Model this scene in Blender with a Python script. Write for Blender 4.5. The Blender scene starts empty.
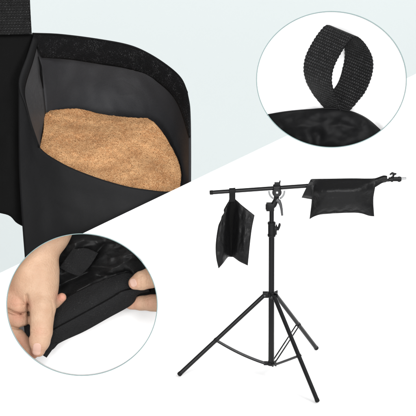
import bpy, bmesh, math, random
import numpy as np
from mathutils import Vector, noise

random.seed(4); 
SC = bpy.context.scene
COL = SC.collection
S = 0.002                                   # metres per design unit
E = math.radians(18.8)                      # boards lean back by this much, camera looks down by it
sE, cE = math.sin(E), math.cos(E)
ORI = Vector((0, 0, 1.0))
UX = Vector((1, 0, 0)); VY = Vector((0, sE, cE)); WZ = Vector((0, -cE, sE))
DIST = 16000.0

def D(p):                                   # board coordinates (right, down, out of the board) -> metres
    u, v, w = (float(x) for x in p)
    return ORI + S*((u-208)*UX + (208-v)*VY + w*WZ)

CAM = ORI + S*DIST*WZ

# ------------------------------------------------------------------ node helpers
def new_mat(name):
    m = bpy.data.materials.new(name); m.use_nodes = True
    nt = m.node_tree; b = nt.nodes['Principled BSDF']
    return m, nt, b
def N(nt, t, **kw):
    n = nt.nodes.new(t)
    for k, v in kw.items():
        if k.startswith('i_'): n.inputs[k[2:]].default_value = v
        else: setattr(n, k, v)
    return n
def L(nt, a, b): nt.links.new(a, b)
def mixc(nt, fac, a, b):
    n = nt.nodes.new('ShaderNodeMix'); n.data_type = 'RGBA'
    for s, x in ((0, fac), (6, a), (7, b)):
        if hasattr(x, 'links'): L(nt, x, n.inputs[s])
        else: n.inputs[s].default_value = x if s == 0 else (*x, 1)
    return n.outputs[2]
def math_(nt, op, a, b=0.0, c=None):
    n = nt.nodes.new('ShaderNodeMath'); n.operation = op
    for i, x in enumerate((a, b) if c is None else (a, b, c)):
        if hasattr(x, 'links'): L(nt, x, n.inputs[i])
        else: n.inputs[i].default_value = x
    return n.outputs[0]
def ramp(nt, x, p0, p1):
    n = nt.nodes.new('ShaderNodeMapRange'); L(nt, x, n.inputs[0])
    n.inputs[1].default_value = p0; n.inputs[2].default_value = p1
    return n.outputs[0]
def bump(nt, b, h, strength, dist, prev=None):
    n = nt.nodes.new('ShaderNodeBump'); n.inputs['Strength'].default_value = strength
    n.inputs['Distance'].default_value = dist
    L(nt, h, n.inputs['Height'])
    if prev: L(nt, prev, n.inputs['Normal'])
    L(nt, n.outputs[0], b.inputs['Normal']); return n.outputs[0]

def mat_plain(name, col, rough, spec=0.3, metal=0.0, nscale=400, nstr=0.1, var=0.12):
    m, nt, b = new_mat(name)
    co = N(nt, 'ShaderNodeNewGeometry').outputs['Position']
    n = N(nt, 'ShaderNodeTexNoise', i_Scale=nscale, i_Detail=4.0); L(nt, co, n.inputs['Vector'])
    c = mixc(nt, n.outputs[0], tuple(x*(1-var) for x in col), tuple(x*(1+var) for x in col))
    L(nt, c, b.inputs['Base Color'])
    b.inputs['Roughness'].default_value = rough; b.inputs['Metallic'].default_value = metal
    b.inputs['Specular IOR Level'].default_value = spec
    if nstr: bump(nt, b, n.outputs[0], nstr, 0.0005)
    return m

def mat_nylon(name, col, rough=0.5, spec=0.2, weave=0.9, wrinkle=0.25, wscale=45, wv=0.35):
    """dense woven nylon: fine criss-cross weave plus soft wrinkles"""
    m, nt, b = new_mat(name)
    uv = N(nt, 'ShaderNodeTexCoord').outputs['UV']
    sx = N(nt, 'ShaderNodeSeparateXYZ'); L(nt, uv, sx.inputs[0])
    f = 2*math.pi/weave
    a = math_(nt, 'SINE', math_(nt, 'MULTIPLY', sx.outputs[0], f))
    c = math_(nt, 'SINE', math_(nt, 'MULTIPLY', sx.outputs[1], f))
    w = math_(nt, 'MULTIPLY', a, c)
    co = N(nt, 'ShaderNodeNewGeometry').outputs['Position']
    n = N(nt, 'ShaderNodeTexNoise', i_Scale=wscale, i_Detail=5.0, i_Distortion=0.6); L(nt, co, n.inputs['Vector'])
    n2 = N(nt, 'ShaderNodeTexNoise', i_Scale=900.0, i_Detail=2.0); L(nt, co, n2.inputs['Vector'])
    cc = mixc(nt, n2.outputs[0], tuple(x*0.6 for x in col), tuple(x*1.4 for x in col))
    L(nt, cc, b.inputs['Base Color'])
    b.inputs['Roughness'].default_value = rough
    b.inputs['Specular IOR Level'].default_value = spec
    p = bump(nt, b, n.outputs[0], wrinkle, 0.006)
    bump(nt, b, math_(nt, 'ADD', math_(nt, 'MULTIPLY', w, wv), math_(nt, 'MULTIPLY', n2.outputs[0], 1.2)), 0.45, 0.0004, p)
    return m

def mat_webbing(name, col, hi, rib=3.0, thread=2.1, strength=0.9):
    """ribbed polypropylene webbing, u along the strap, v across it"""
    m, nt, b = new_mat(name)
    uv = N(nt, 'ShaderNodeTexCoord').outputs['UV']
    sx = N(nt, 'ShaderNodeSeparateXYZ'); L(nt, uv, sx.inputs[0])
    wob = N(nt, 'ShaderNodeTexNoise', i_Scale=110.0, i_Detail=2.0); L(nt, N(nt, 'ShaderNodeNewGeometry').outputs['Position'], wob.inputs['Vector'])
    row = math_(nt, 'DIVIDE', math_(nt, 'ADD', sx.outputs[0], math_(nt, 'MULTIPLY', wob.outputs[0], 1.6)), rib)
    half = math_(nt, 'MULTIPLY', math_(nt, 'FLOOR', row), 0.5)
    cr = math_(nt, 'SINE', math_(nt, 'MULTIPLY', math_(nt, 'ADD', math_(nt, 'DIVIDE', sx.outputs[1], thread), half), 2*math.pi))
    rr = math_(nt, 'SINE', math_(nt, 'MULTIPLY', math_(nt, 'FRACT', row), math.pi))
    h = math_(nt, 'MULTIPLY', rr, math_(nt, 'ADD', math_(nt, 'MULTIPLY', cr, 0.45), 0.55))
    co = N(nt, 'ShaderNodeNewGeometry').outputs['Position']
    n = N(nt, 'ShaderNodeTexNoise', i_Scale=700.0, i_Detail=3.0); L(nt, co, n.inputs['Vector'])
    hh = math_(nt, 'ADD', h, math_(nt, 'MULTIPLY', n.outputs[0], 0.5))
    fac = math_(nt, 'MULTIPLY', math_(nt, 'POWER', math_(nt, 'MAXIMUM', h, 0.0), 3.0), math_(nt, 'MULTIPLY', n.outputs[0], math_(nt, 'MULTIPLY', ramp(nt, wob.outputs[0], 0.35, 0.65), 2.6)))
    L(nt, mixc(nt, fac, col, hi), b.inputs['Base Color'])
    b.inputs['Roughness'].default_value = 0.55
    b.inputs['Specular IOR Level'].default_value = 0.2
    bump(nt, b, hh, strength, 0.0022)
    return m

def mat_hookloop(name, col, hi, scale=420, strength=0.9, thr=0.60):
    m, nt, b = new_mat(name)
    co = N(nt, 'ShaderNodeNewGeometry').outputs['Position']
    v = N(nt, 'ShaderNodeTexVoronoi', i_Scale=scale); L(nt, co, v.inputs['Vector'])
    n = N(nt, 'ShaderNodeTexNoise', i_Scale=scale*0.8, i_Detail=4.0); L(nt, co, n.inputs['Vector'])
    big = N(nt, 'ShaderNodeTexNoise', i_Scale=scale*0.09, i_Detail=2.0); L(nt, co, big.inputs['Vector'])
    fac = math_(nt, 'MULTIPLY', ramp(nt, n.outputs[0], thr, thr+0.1), ramp(nt, big.outputs[0], 0.42, 0.6))
    L(nt, mixc(nt, fac, col, hi), b.inputs['Base Color'])
    b.inputs['Roughness'].default_value = 0.8
    b.inputs['Specular IOR Level'].default_value = 0.12
    bump(nt, b, math_(nt, 'ADD', v.outputs['Distance'], n.outputs[0]), strength, 0.002)
    return m

def mat_sand():
    m, nt, b = new_mat('sand_grains')
    co = N(nt, 'ShaderNodeNewGeometry').outputs['Position']
    v = N(nt, 'ShaderNodeTexVoronoi', i_Scale=760.0); L(nt, co, v.inputs['Vector'])
    sep = N(nt, 'ShaderNodeSeparateColor'); L(nt, v.outputs['Color'], sep.inputs[0])
    n = N(nt, 'ShaderNodeTexNoise', i_Scale=26.0, i_Detail=4.0); L(nt, co, n.inputs['Vector'])
    n3 = N(nt, 'ShaderNodeTexNoise', i_Scale=420.0, i_Detail=3.0); L(nt, co, n3.inputs['Vector'])
    base = mixc(nt, ramp(nt, n.outputs[0], 0.35, 0.65), (0.44, 0.212, 0.09), (0.57, 0.312, 0.146))
    light = mixc(nt, ramp(nt, sep.outputs[0], 0.70, 1.0), base, (0.68, 0.44, 0.235))
    dark = mixc(nt, ramp(nt, sep.outputs[1], 0.82, 0.95), light, (0.22, 0.10, 0.04))
    dark = mixc(nt, ramp(nt, n3.outputs[0], 0.60, 0.74), dark, (0.20, 0.095, 0.04))
    L(nt, dark, b.inputs['Base Color'])
    b.inputs['Roughness'].default_value = 0.9; b.inputs['Specular IOR Level'].default_value = 0.15
    h = math_(nt, 'SUBTRACT', math_(nt, 'MULTIPLY', n3.outputs[0], 0.8), v.outputs['Distance'])
    bump(nt, b, h, 0.75, 0.0018)
    return m

def mat_skin():
    m, nt, b = new_mat('skin')
    co = N(nt, 'ShaderNodeNewGeometry').outputs['Position']
    n = N(nt, 'ShaderNodeTexNoise', i_Scale=38.0, i_Detail=6.0); L(nt, co, n.inputs['Vector'])
    f = N(nt, 'ShaderNodeTexNoise', i_Scale=300.0, i_Detail=5.0); L(nt, co, f.inputs['Vector'])
    at = N(nt, 'ShaderNodeAttribute', attribute_name='flush')
    c = mixc(nt, ramp(nt, n.outputs[0], 0.3, 0.7), (0.395, 0.245, 0.158), (0.455, 0.305, 0.208))
    c = mixc(nt, at.outputs['Fac'], c, (0.45, 0.20, 0.14))
    c = mixc(nt, math_(nt, 'MULTIPLY', ramp(nt, f.outputs[0], 0.55, 0.75), 0.25), c, (0.33, 0.195, 0.12))
    L(nt, c, b.inputs['Base Color'])
    b.inputs['Roughness'].default_value = 0.5; b.inputs['Specular IOR Level'].default_value = 0.25
    b.inputs['Subsurface Weight'].default_value = 0.15
    b.inputs['Subsurface Radius'].default_value = (1.0, 0.35, 0.2)
    b.inputs['Subsurface Scale'].default_value = 0.004
    v = N(nt, 'ShaderNodeTexVoronoi', i_Scale=420.0, feature='DISTANCE_TO_EDGE'); L(nt, co, v.inputs['Vector'])
    p = bump(nt, b, f.outputs[0], 0.6, 0.0018)
    bump(nt, b, v.outputs['Distance'], 0.3, 0.0008, p)
    return m

M = {}
M['white'] = mat_plain('white_board', (0.93, 0.93, 0.93), 0.7, 0.1, nscale=300, nstr=0.03, var=0.01)
M['pale'] = mat_plain('pale_teal_board', (0.78, 0.838, 0.838), 0.7, 0.05, nscale=300, nstr=0.03, var=0.012)
M['rim'] = mat_plain('rim_teal', (0.17, 0.25, 0.248), 0.5, 0.3, nscale=300, nstr=0.02, var=0.05)
M['nylon'] = mat_nylon('black_nylon', (0.0048, 0.0048, 0.0052), 0.5, 0.11, weave=1.0)
M['hung'] = mat_nylon('hung_bag_nylon', (0.0045, 0.0045, 0.0048), 0.42, 0.2, weave=1.3, wrinkle=0.3, wscale=80, wv=0.0)
M['crumpled'] = mat_nylon('crumpled_nylon', (0.012, 0.012, 0.0123), 0.48, 0.24, weave=1.0, wrinkle=0.35, wscale=60)
M['front'] = mat_nylon('charcoal_nylon', (0.0062, 0.0062, 0.0067), 0.58, 0.15, weave=1.1, wrinkle=0.3, wscale=16)
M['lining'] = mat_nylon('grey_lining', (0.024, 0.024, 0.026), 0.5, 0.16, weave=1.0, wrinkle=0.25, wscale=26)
M['gusset'] = mat_nylon('lit_gusset_lining', (0.048, 0.048, 0.05), 0.5, 0.2, weave=1.0, wrinkle=0.3, wscale=40)  # lighter copy of the grey lining, light on the gusset put into its colour
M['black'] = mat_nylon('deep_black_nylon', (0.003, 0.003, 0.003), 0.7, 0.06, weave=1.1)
M['binding'] = mat_nylon('edge_binding', (0.0062, 0.0062, 0.0066), 0.6, 0.14, weave=1.4, wrinkle=0.1)
M['web'] = mat_webbing('black_webbing', (0.0022, 0.0022, 0.0025), (0.05, 0.05, 0.052), 3.1, 2.6)
M['web_big'] = mat_webbing('stitched_webbing', (0.0028, 0.0028, 0.0028), (0.034, 0.034, 0.035), 2.8, 3.0)
M['hook'] = mat_hookloop('hook_tape', (0.0045, 0.0045, 0.005), (0.042, 0.042, 0.044), scale=620, thr=0.55)
M['loop'] = mat_hookloop('loop_tape', (0.011, 0.011, 0.0115), (0.03, 0.03, 0.03), scale=500, strength=0.6)
M['sand'] = mat_sand()
M['skin'] = mat_skin()
M['nail'] = mat_plain('fingernail', (0.50, 0.325, 0.26), 0.3, 0.4, nscale=120, nstr=0.02, var=0.05)
M['nail_edge'] = mat_plain('nail_edge', (0.82, 0.72, 0.66), 0.35, 0.4, nscale=120, nstr=0.02, var=0.03)
M['metal'] = mat_plain('black_satin_metal', (0.0035, 0.0035, 0.004), 0.3, 0.3, nscale=900, nstr=0.04)
M['plastic'] = mat_plain('black_plastic', (0.0045, 0.0045, 0.005), 0.45, 0.2, nscale=900, nstr=0.05)
M['grey'] = mat_plain('dark_grey_handle', (0.05, 0.05, 0.052), 0.4, 0.4, nscale=900, nstr=0.04)
M['chrome'] = mat_plain('brushed_steel', (0.32, 0.325, 0.33), 0.35, 0.5, metal=0.9, nscale=900, nstr=0.02)
M['rubber'] = mat_plain('black_rubber', (0.006, 0.006, 0.006), 0.7, 0.15, nscale=900, nstr=0.1)
M['floor'] = mat_plain('white_floor', (0.90, 0.90, 0.90), 0.6, 0.1, nscale=60, nstr=0.03, var=0.01)

# ------------------------------------------------------------------ object helpers
def tag(o, label=None, cat=None, group=None, kind=None):
    for k, v in (('label', label), ('category', cat), ('group', group), ('kind', kind)):
        if v: o[k] = v
    return o
def thing(name, label, cat, loc, group=None):
    o = bpy.data.objects.new(name, None); COL.objects.link(o); o.location = loc
    o.empty_display_size = 0.02
    return tag(o, label, cat, group)
def root_loc(o):
    while o.parent: o = o.parent
    return Vector(o.location)
def link(name, me, mat, parent=None, loc=None):
    """mesh verts are in metres, world placed; stored relative to its thing's base"""
    o = bpy.data.objects.new(name, me); COL.objects.link(o)
    if parent is not None: base = root_loc(parent); o.parent = parent
    else: base = Vector(loc) if loc is not None else Vector((0, 0, 0)); o.location = base
    me.transform(__import__('mathutils').Matrix.Translation(-base))
    me.materials.append(mat)
    return o
def bm_obj(name, bm, mat, parent=None, loc=None, smooth=True, angle=40):
    me = bpy.data.meshes.new(name)
    bmesh.ops.recalc_face_normals(bm, faces=bm.faces)
    bm.to_mesh(me); bm.free()
    if smooth:
        me.polygons.foreach_set('use_smooth', [True]*len(me.polygons))
        if hasattr(me, 'set_sharp_from_angle'): me.set_sharp_from_angle(angle=math.radians(angle))
    return link(name, me, mat, parent, loc)

def catmull(pts, n):
    """n points spaced evenly along a smooth curve through pts"""
    P = [np.array(p, float) for p in pts]
    if len(P) == 2:
        return [P[0]*(1-t)+P[1]*t for t in np.linspace(0, 1, n)]
    out = []
    Q = [2*P[0]-P[1]] + P + [2*P[-1]-P[-2]]
    for i in range(len(P)-1):
        p0, p1, p2, p3 = Q[i:i+4]
        # centripetal-ish: limit tangents by the segment length
        l = np.linalg.norm(p2-p1)
        m1 = (p2-p0); m1 = m1/max(np.linalg.norm(m1), 1e-6)*l
        m2 = (p3-p1); m2 = m2/max(np.linalg.norm(m2), 1e-6)*l
        for t in np.linspace(0, 1, 24, endpoint=False):
            out.append((2*t**3-3*t**2+1)*p1+(t**3-2*t**2+t)*m1+(-2*t**3+3*t**2)*p2+(t**3-t**2)*m2)
    out.append(P[-1]); out = np.array(out)
    d = np.r_[0, np.cumsum(np.linalg.norm(np.diff(out, axis=0), axis=1))]
    q = np.linspace(0, d[-1], n)
    return [np.array([np.interp(x, d, out[:, k]) for k in range(3)]) for x in q]

def coons(top, bot, left, right, nu, nv):
    T, B = catmull(top, nu), catmull(bot, nu); Lc, R = catmull(left, nv), catmull(right, nv)
    G = np.zeros((nv, nu, 3))
    for j in range(nv):
        t = j/(nv-1)
        for i in range(nu):
            s = i/(nu-1)
            G[j, i] = ((1-t)*T[i]+t*B[i]+(1-s)*Lc[j]+s*R[j]
                       - ((1-s)*(1-t)*T[0]+s*(1-t)*T[-1]+(1-s)*t*B[0]+s*t*B[-1]))
    return G

def fbm(p, sc, octv=3):
    return noise.fractal(Vector(p)*sc, 1.0, 2.0, octv)

ELL = {'strap': (331.2, 79.8, 74.4, 67.4), 'hands': (82.6, 304.2, 74.6, 70.2)}
def clip_ellipse(bm, key, seg=120, grow=0.0):
    """trim to the round shadow box: the far part would be inside its wall"""
    cx, cy, a, b = ELL[key]; a += grow; b += grow
    for k in range(seg):
        t = 2*math.pi*k/seg
        p = (cx+a*math.cos(t), cy+b*math.sin(t), 0)
        n = Vector((math.cos(t)/a, math.sin(t)/b, 0)).normalized()
        bmesh.ops.bisect_plane(bm, geom=bm.verts[:]+bm.edges[:]+bm.faces[:], plane_co=p, plane_no=n, clear_outer=True, dist=1e-5)

def sheet(name, G, mat, parent=None, loc=None, thick=1.2, clip=None, cyclic=False, offset=-1):
    """grid of board coordinates -> cloth sheet with thickness, UV measured in design units"""
    nv, nu = G.shape[:2]
    bm = bmesh.new(); uvl = bm.loops.layers.uv.new('UVMap')
    V = [[bm.verts.new(tuple(G[j, i])) for i in range(nu)] for j in range(nv)]
    mid = G[nv//2]; su = np.r_[0, np.cumsum(np.linalg.norm(np.diff(mid, axis=0), axis=1))]
    midv = G[:, nu//2]; sv = np.r_[0, np.cumsum(np.linalg.norm(np.diff(midv, axis=0), axis=1))]
    for j in range(nv-1):
        for i in range(nu-1):
            f = bm.faces.new((V[j][i], V[j+1][i], V[j+1][i+1], V[j][i+1]))
            for lp, (jj, ii) in zip(f.loops, ((j, i), (j+1, i), (j+1, i+1), (j, i+1))):
                lp[uvl].uv = (su[ii], sv[jj])
    if clip: clip_ellipse(bm, clip)
    for v in bm.verts: v.co = D(v.co)
    me = bpy.data.meshes.new(name); bm.to_mesh(me); bm.free()
    me.polygons.foreach_set('use_smooth', [True]*len(me.polygons))
    o = link(name, me, mat, parent, loc)
    if thick:
        sm = o.modifiers.new('thickness', 'SOLIDIFY'); sm.thickness = thick*S; sm.offset = offset; sm.use_rim = True
    return o

def pillow(name, Gf, Gb, mat, parent):
    """front and back cloth sheets sewn together round the edge: one closed cushion"""
    nv, nu = Gf.shape[:2]
    bm = bmesh.new(); uvl = bm.loops.layers.uv.new('UVMap')
    mid = Gf[nv//2]; su = np.r_[0, np.cumsum(np.linalg.norm(np.diff(mid, axis=0), axis=1))]
    midv = Gf[:, nu//2]; sv = np.r_[0, np.cumsum(np.linalg.norm(np.diff(midv, axis=0), axis=1))]
    VF = [[bm.verts.new(tuple(Gf[j, i])) for i in range(nu)] for j in range(nv)]
    VB = [[VF[j][i] if (i in (0, nu-1) or j in (0, nv-1)) else bm.verts.new(tuple(Gb[j, i])) for i in range(nu)] for j in range(nv)]
    for V, fl in ((VF, 0), (VB, 1)):
        for j in range(nv-1):
            for i in range(nu-1):
                q = [(j, i), (j+1, i), (j+1, i+1), (j, i+1)]
                if fl: q.reverse()
                vs = [V[a][b] for a, b in q]
                if len(set(vs)) < 4: continue
                try: f = bm.faces.new(vs)
                except ValueError: continue
                for lp, (a, b) in zip(f.loops, q): lp[uvl].uv = (su[b], sv[a])
    for v in bm.verts: v.co = D(v.co)
    return bm_obj(name, bm, mat, parent, angle=70)

def ring_frame(d):
    d = d.normalized(); a = Vector((0, 0, 1)) if abs(d.z) < 0.9 else Vector((1, 0, 0))
    x = d.cross(a).normalized(); return x, d.cross(x).normalized()
def add_tube(bm, pts, rad, seg=20, caps=True, flat=None):
    """swept tube through world points; flat=(direction, factor) squashes the section"""
    pts = [Vector(p) for p in pts]
    if not hasattr(rad, '__len__'): rad = [rad]*len(pts)
    rings = []; xy = None
    for i, p in enumerate(pts):
        d = (pts[min(i+1, len(pts)-1)]-pts[max(i-1, 0)])
        if d.length < 1e-9: d = Vector((0, 0, 1))
        if xy is None: x, y = ring_frame(d)
        else:
            dn = d.normalized(); x = (xy-dn*xy.dot(dn)).normalized(); y = dn.cross(x)
        xy = x; r = []
        for k in range(seg):
            t = 2*math.pi*k/seg; o = (x*math.cos(t)+y*math.sin(t))*rad[i]
            if flat: o = o - flat[0]*o.dot(flat[0])*(1-flat[1])
            r.append(bm.verts.new(p+o))
        rings.append(r)
    for a, b in zip(rings, rings[1:]):
        for k in range(seg): bm.faces.new((a[k], a[(k+1) % seg], b[(k+1) % seg], b[k]))
    if caps:
        bm.faces.new(rings[0]); bm.faces.new(list(reversed(rings[-1])))
def rod(bm, a, b, r, seg=20, ch=0.25):
    """cylinder with chamfered ends"""
    a, b = Vector(a), Vector(b); d = (b-a); l = d.length; d.normalize(); c = min(r*ch, l*0.2)
    add_tube(bm, [a, a+d*c, b-d*c, b], [r-c, r, r, r-c], seg)
def add_box(bm, c, ax, ay, az, bev=0.0):
    """box with half-axes ax, ay, az (vectors), bevelled edges"""
    c = Vector(c); vs = []
    t = bmesh.new()
    for sx in (-1, 1):
        for sy in (-1, 1):
            for sz in (-1, 1): vs.append(t.verts.new(c+ax*sx+ay*sy+az*sz))
    for q in ((0, 1, 3, 2), (4, 6, 7, 5), (0, 4, 5, 1), (2, 3, 7, 6), (0, 2, 6, 4), (1, 5, 7, 3)):
        t.faces.new([vs[i] for i in q])
    bmesh.ops.recalc_face_normals(t, faces=t.faces)
    if bev: bmesh.ops.bevel(t, geom=t.edges[:], offset=bev, segments=2, affect='EDGES', profile=0.6)
    me = bpy.data.meshes.new('tmp'); t.to_mesh(me); t.free(); bm.from_mesh(me); bpy.data.meshes.remove(me)

# ------------------------------------------------------------------ setting
def slab(name, poly, w0, w1, mat, kind='structure', bev=0.6):
    bm = bmesh.new()
    a = [bm.verts.new(D((u, v, w1))) for u, v in poly]; b = [bm.verts.new(D((u, v, w0))) for u, v in poly]
    bm.faces.new(a); bm.faces.new(list(reversed(b)))
    for i in range(len(a)):
        j = (i+1) % len(a); bm.faces.new((a[i], b[i], b[j], a[j]))
    o = bm_obj(name, bm, mat, smooth=False)
    return tag(o, kind=kind)
slab('backdrop', [(-1500, -1400), (1900, -1400), (1900, 1900), (-1500, 1900)], -1506, -1500, M['pale'])
LINE = lambda x: 273.0-0.4785*x
slab('white_backdrop', [(-120, LINE(-120)), (480, LINE(480)), (480, 1240), (-120, 1240)], -4, 0, M['white'])

# tripod base point
W0 = 100.0
def ray(u, v, yplane):
    """point of the vertical plane y = yplane that the stand's drawing puts at (u, v)"""
    q = D((u, v, 0)); d = q-CAM; t = (yplane-CAM.y)/d.y
    return CAM+d*t
BASE = D((271, 377, W0)); k_ = 1-W0/DIST
BASE = D((208+(271-208)*k_, 208+(377-208)*k_, W0))
TOPZ = BASE.z
# white plinth that carries the stand, standing in front of the white board
bm = bmesh.new()
xl, xr = D((163, 0, 0)).x, D((474, 0, 0)).x
yb = BASE.y+ (W0-2)*S/cE*0.985; yf = BASE.y-S*170
zb = -1.2
bl = [(xl, yf-0.8, zb), (xr, yf-0.8, zb), (xr, yb-0.002-(TOPZ-zb)*sE/cE, zb), (xl, yb-0.002-(TOPZ-zb)*sE/cE, zb)]
tp = [(xl, yf, TOPZ), (xr, yf, TOPZ), (xr, yb-0.002, TOPZ), (xl, yb-0.002, TOPZ)]
vb = [bm.verts.new(p) for p in bl]; vt = [bm.verts.new(p) for p in tp]
bm.faces.new(list(reversed(vb))); bm.faces.new(vt)
for i in range(4):
    j = (i+1) % 4; bm.faces.new((vb[i], vb[j], vt[j], vt[i]))
bmesh.ops.recalc_face_normals(bm, faces=bm.faces)
bmesh.ops.bevel(bm, geom=bm.edges[:], offset=0.0004, segments=2, affect='EDGES')
tag(bm_obj('plinth', bm, M['white'], smooth=False), kind='structure')
bm = bmesh.new()
zf = zb-0.004
vs = [bm.verts.new(p) for p in ((-6, -6, zf), (6, -6, zf), (6, 6, zf), (-6, 6, zf))]; bm.faces.new(vs)
tag(bm_obj('floor', bm, M['floor'], smooth=False), kind='structure')

# ------------------------------------------------------------------ round shadow boxes
def shadow_box(key, label, w1, rimw=0.75):
    cx, cy, a, b = ELL[key]
    root = thing('round_inset', label, 'round inset', D((cx, cy+b, 0.5)))
    seg = 160
    def ell(da, w): return [D((cx+(a+da)*math.cos(2*math.pi*k/seg), cy+(b+da)*math.sin(2*math.pi*k/seg), w)) for k in range(seg)]
    def loft(name, loops, mat, par, close=False, cap=False):
        bm = bmesh.new(); R = [[bm.verts.new(p) for p in l] for l in loops]
        prs = list(zip(R, R[1:])) + ([(R[-1], R[0])] if close else [])
        for x, y in prs:
            for k in range(seg): bm.faces.new((x[k], x[(k+1) % seg], y[(k+1) % seg], y[k]))
        if cap: bm.faces.new(R[0]); bm.faces.new(R[-1])
        return bm_obj(name, bm, mat, par, angle=35)
    loft('wall', [ell(0.1, 1), ell(0.1, w1-0.6), ell(0.5, w1-0.6), ell(0.5, 1)], M['white'], root, close=True)
    loft('rim', [ell(-0.1, w1-0.5), ell(-0.1, w1+0.5), ell(0.1, w1+0.8), ell(rimw-0.12, w1+0.8), ell(rimw, w1+0.5), ell(rimw, w1-0.5)], M['rim'], root, close=True)
    loft('backing', [ell(0.0, 3.0), ell(0.0, 1.2)], M['white'], root, cap=True)
    return root
shadow_box('strap', 'upper right white oval inset with thin pale teal rim around a webbing loop', 46)
shadow_box('hands', 'lower left white oval inset with thin pale teal rim around two hands', 84)

# ------------------------------------------------------------------ large open pouch of sand
BAG = thing('sandbag', 'large open black sandbag pouch, filled with sand, cut off at top left', 'sandbag', D((90, 285, -60)))
def wr(G, amp, sc, seed=0.0, edge=True):
    nv, nu = G.shape[:2]
    for j in range(nv):
        for i in range(nu):
            e = 1.0
            if edge:
                s, t = i/(nu-1), j/(nv-1); e = min(1, 6*min(s, 1-s))*min(1, 6*min(t, 1-t))
            G[j, i, 2] += amp*e*fbm((G[j, i, 0]+seed, G[j, i, 1], seed), sc)
    return G
topc = [(32, 33, -62), (60, 34, -84), (100, 39, -100), (130, 45, -104), (150, 54, -102), (170, 67.5, -94), (181, 78.5, -82), (187, 92, -66)]
G = coons(topc, [(36, 175, -66), (80, 190, -118), (140, 205, -118), (190, 215, -40)],
          [(32, 33, -62), (38, 60, -74), (44, 112, -86), (36, 175, -66)],
          [(187, 92, -66), (189.5, 108, -54), (190.3, 150, -42), (190, 215, -40)], 60, 44)
for j in range(44):
    for i in range(60):
        s, t = i/59, j/43
        G[j, i, 2] -= 16*math.sin(math.pi*s)*math.sin(math.pi*t)**0.8*(0.4+0.6*t)
wr(G, 5, 0.022, 3)
sheet('back_wall', G, M['lining'], BAG, thick=1.8, offset=0)
# hook strip inside the top edge
def off(c, du, dv, dw): return [(a+du, b+dv, w+dw) for a, b, w in c]
strip_t = off(topc, 0.4, 0.6, 3.0) + [(189.6, 108, -50), (190.0, 135, -42)]
strip_b = [(41, 57, -73), (70, 59, -94), (100, 63.5, -110), (125, 67.5, -114), (145, 74, -112), (163, 86, -99), (174, 98, -84), (181.5, 114, -62), (188.6, 138, -42)]
G = coons(strip_t, strip_b, [strip_t[0], strip_b[0]], [strip_t[-1], strip_b[-1]], 90, 12)
back = G.copy()
for j in range(12):
    for i in range(90): G[j, i, 2] += 3.0 + 4.0*math.sin(math.pi*j/11)**0.5 + 0.8*fbm((G[j, i, 0], G[j, i, 1], 0), 0.15)
sheet('hook_strip', G, M['hook'], BAG, thick=1.4)
sl = [np.array(G[9, i])+np.array((0, 0, 1.0)) for i in range(2, 86)]
bm = bmesh.new()
for k in range(0, 82, 2): add_tube(bm, [D(sl[k]), D((sl[k]+sl[k+1])/2+np.array((0, 0, 0.25))), D(sl[k+1])], 0.26*S, 6)
bm_obj('stitching', bm, M['binding'], BAG)
# bound rim along the top edge
bm = bmesh.new(); add_tube(bm, [D(p) for p in catmull(off(topc, 0, 0, 1), 60)], 1.0*S, 10)
bm_obj('rim_binding', bm, M['binding'], BAG)
# left gusset, its lit look painted in with a lighter lining colour
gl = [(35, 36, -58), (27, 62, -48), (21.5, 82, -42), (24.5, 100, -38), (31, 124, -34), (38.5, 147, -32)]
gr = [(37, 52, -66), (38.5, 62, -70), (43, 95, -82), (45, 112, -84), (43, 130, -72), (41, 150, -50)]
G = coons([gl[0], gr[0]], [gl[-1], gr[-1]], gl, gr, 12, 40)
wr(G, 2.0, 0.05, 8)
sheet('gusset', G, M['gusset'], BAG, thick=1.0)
bi = [(33, 34, -56), (26, 56, -46), (18.5, 78, -38), (18.8, 90, -35), (23.6, 103, -33), (31, 127, -30), (38.3, 147.5, -27)]
bo = [(38, 40, -60), (33, 60, -52), (26, 82, -44), (24.5, 92, -39), (26.2, 103, -34.5), (32.6, 127, -30.5), (39.2, 147, -27)]
G = coons([bi[0], bo[0]], [bi[-1], bo[-1]], bi, bo, 8, 30)
for j in range(30):
    for i in range(8): G[j, i, 2] += 2.2*math.sin(math.pi*i/7)
sheet('side_binding', G, M['binding'], BAG, thick=1.4)
bm = bmesh.new(); add_tube(bm, [D(p) for p in catmull([(37.5, 56, -63), (40, 66, -66), (40.5, 74, -68), (42.5, 88, -75)], 24)], [ (0.35+0.9*math.sin(math.pi*k/23))*S for k in range(24)], 8)
bm_obj('seam_fold', bm, M['black'], BAG)
# front wall of the pouch
front_top = [(18, 84, -36), (24.5, 102, -34), (31, 126, -31), (38.5, 147, -28), (60, 162.5, -18), (90, 175.5, -12), (125, 186, -10), (150, 190, -12), (170, 191.5, -18), (190, 187, -30)]
G = coons(front_top, [(27, 290, -34), (90, 292, -14), (150, 292, -16), (190, 290, -36)],
          [(18, 84, -36), (18, 130, -40), (18.5, 170, -42), (21, 215, -42), (27, 290, -34)],
          [(190, 187, -30), (190.5, 240, -34), (190, 290, -36)], 60, 40)
wr(G, 2.2, 0.018, 11)
G[:, :, 2] = np.minimum(G[:, :, 2], -7.5)
sheet('front_wall', G, M['front'], BAG, thick=1.6)
# second pouch to the left, in deep black nylon
G = coons([(-70, 33, -74), (-20, 34, -60), (33, 33.5, -60)], [(-70, 200, -74), (-30, 207, -60), (1, 213.5, -56), (9, 216, -55), (16, 222.5, -56), (26, 228, -62)],
          [(-70, 33, -74), (-72, 120, -80), (-70, 200, -74)], [(33, 33.5, -60), (22, 80, -56), (22, 150, -56), (26, 228, -62)], 40, 40)
wr(G, 3, 0.02, 21)
sheet('second_pouch', G, M['black'], BAG, thick=2.0)
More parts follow.
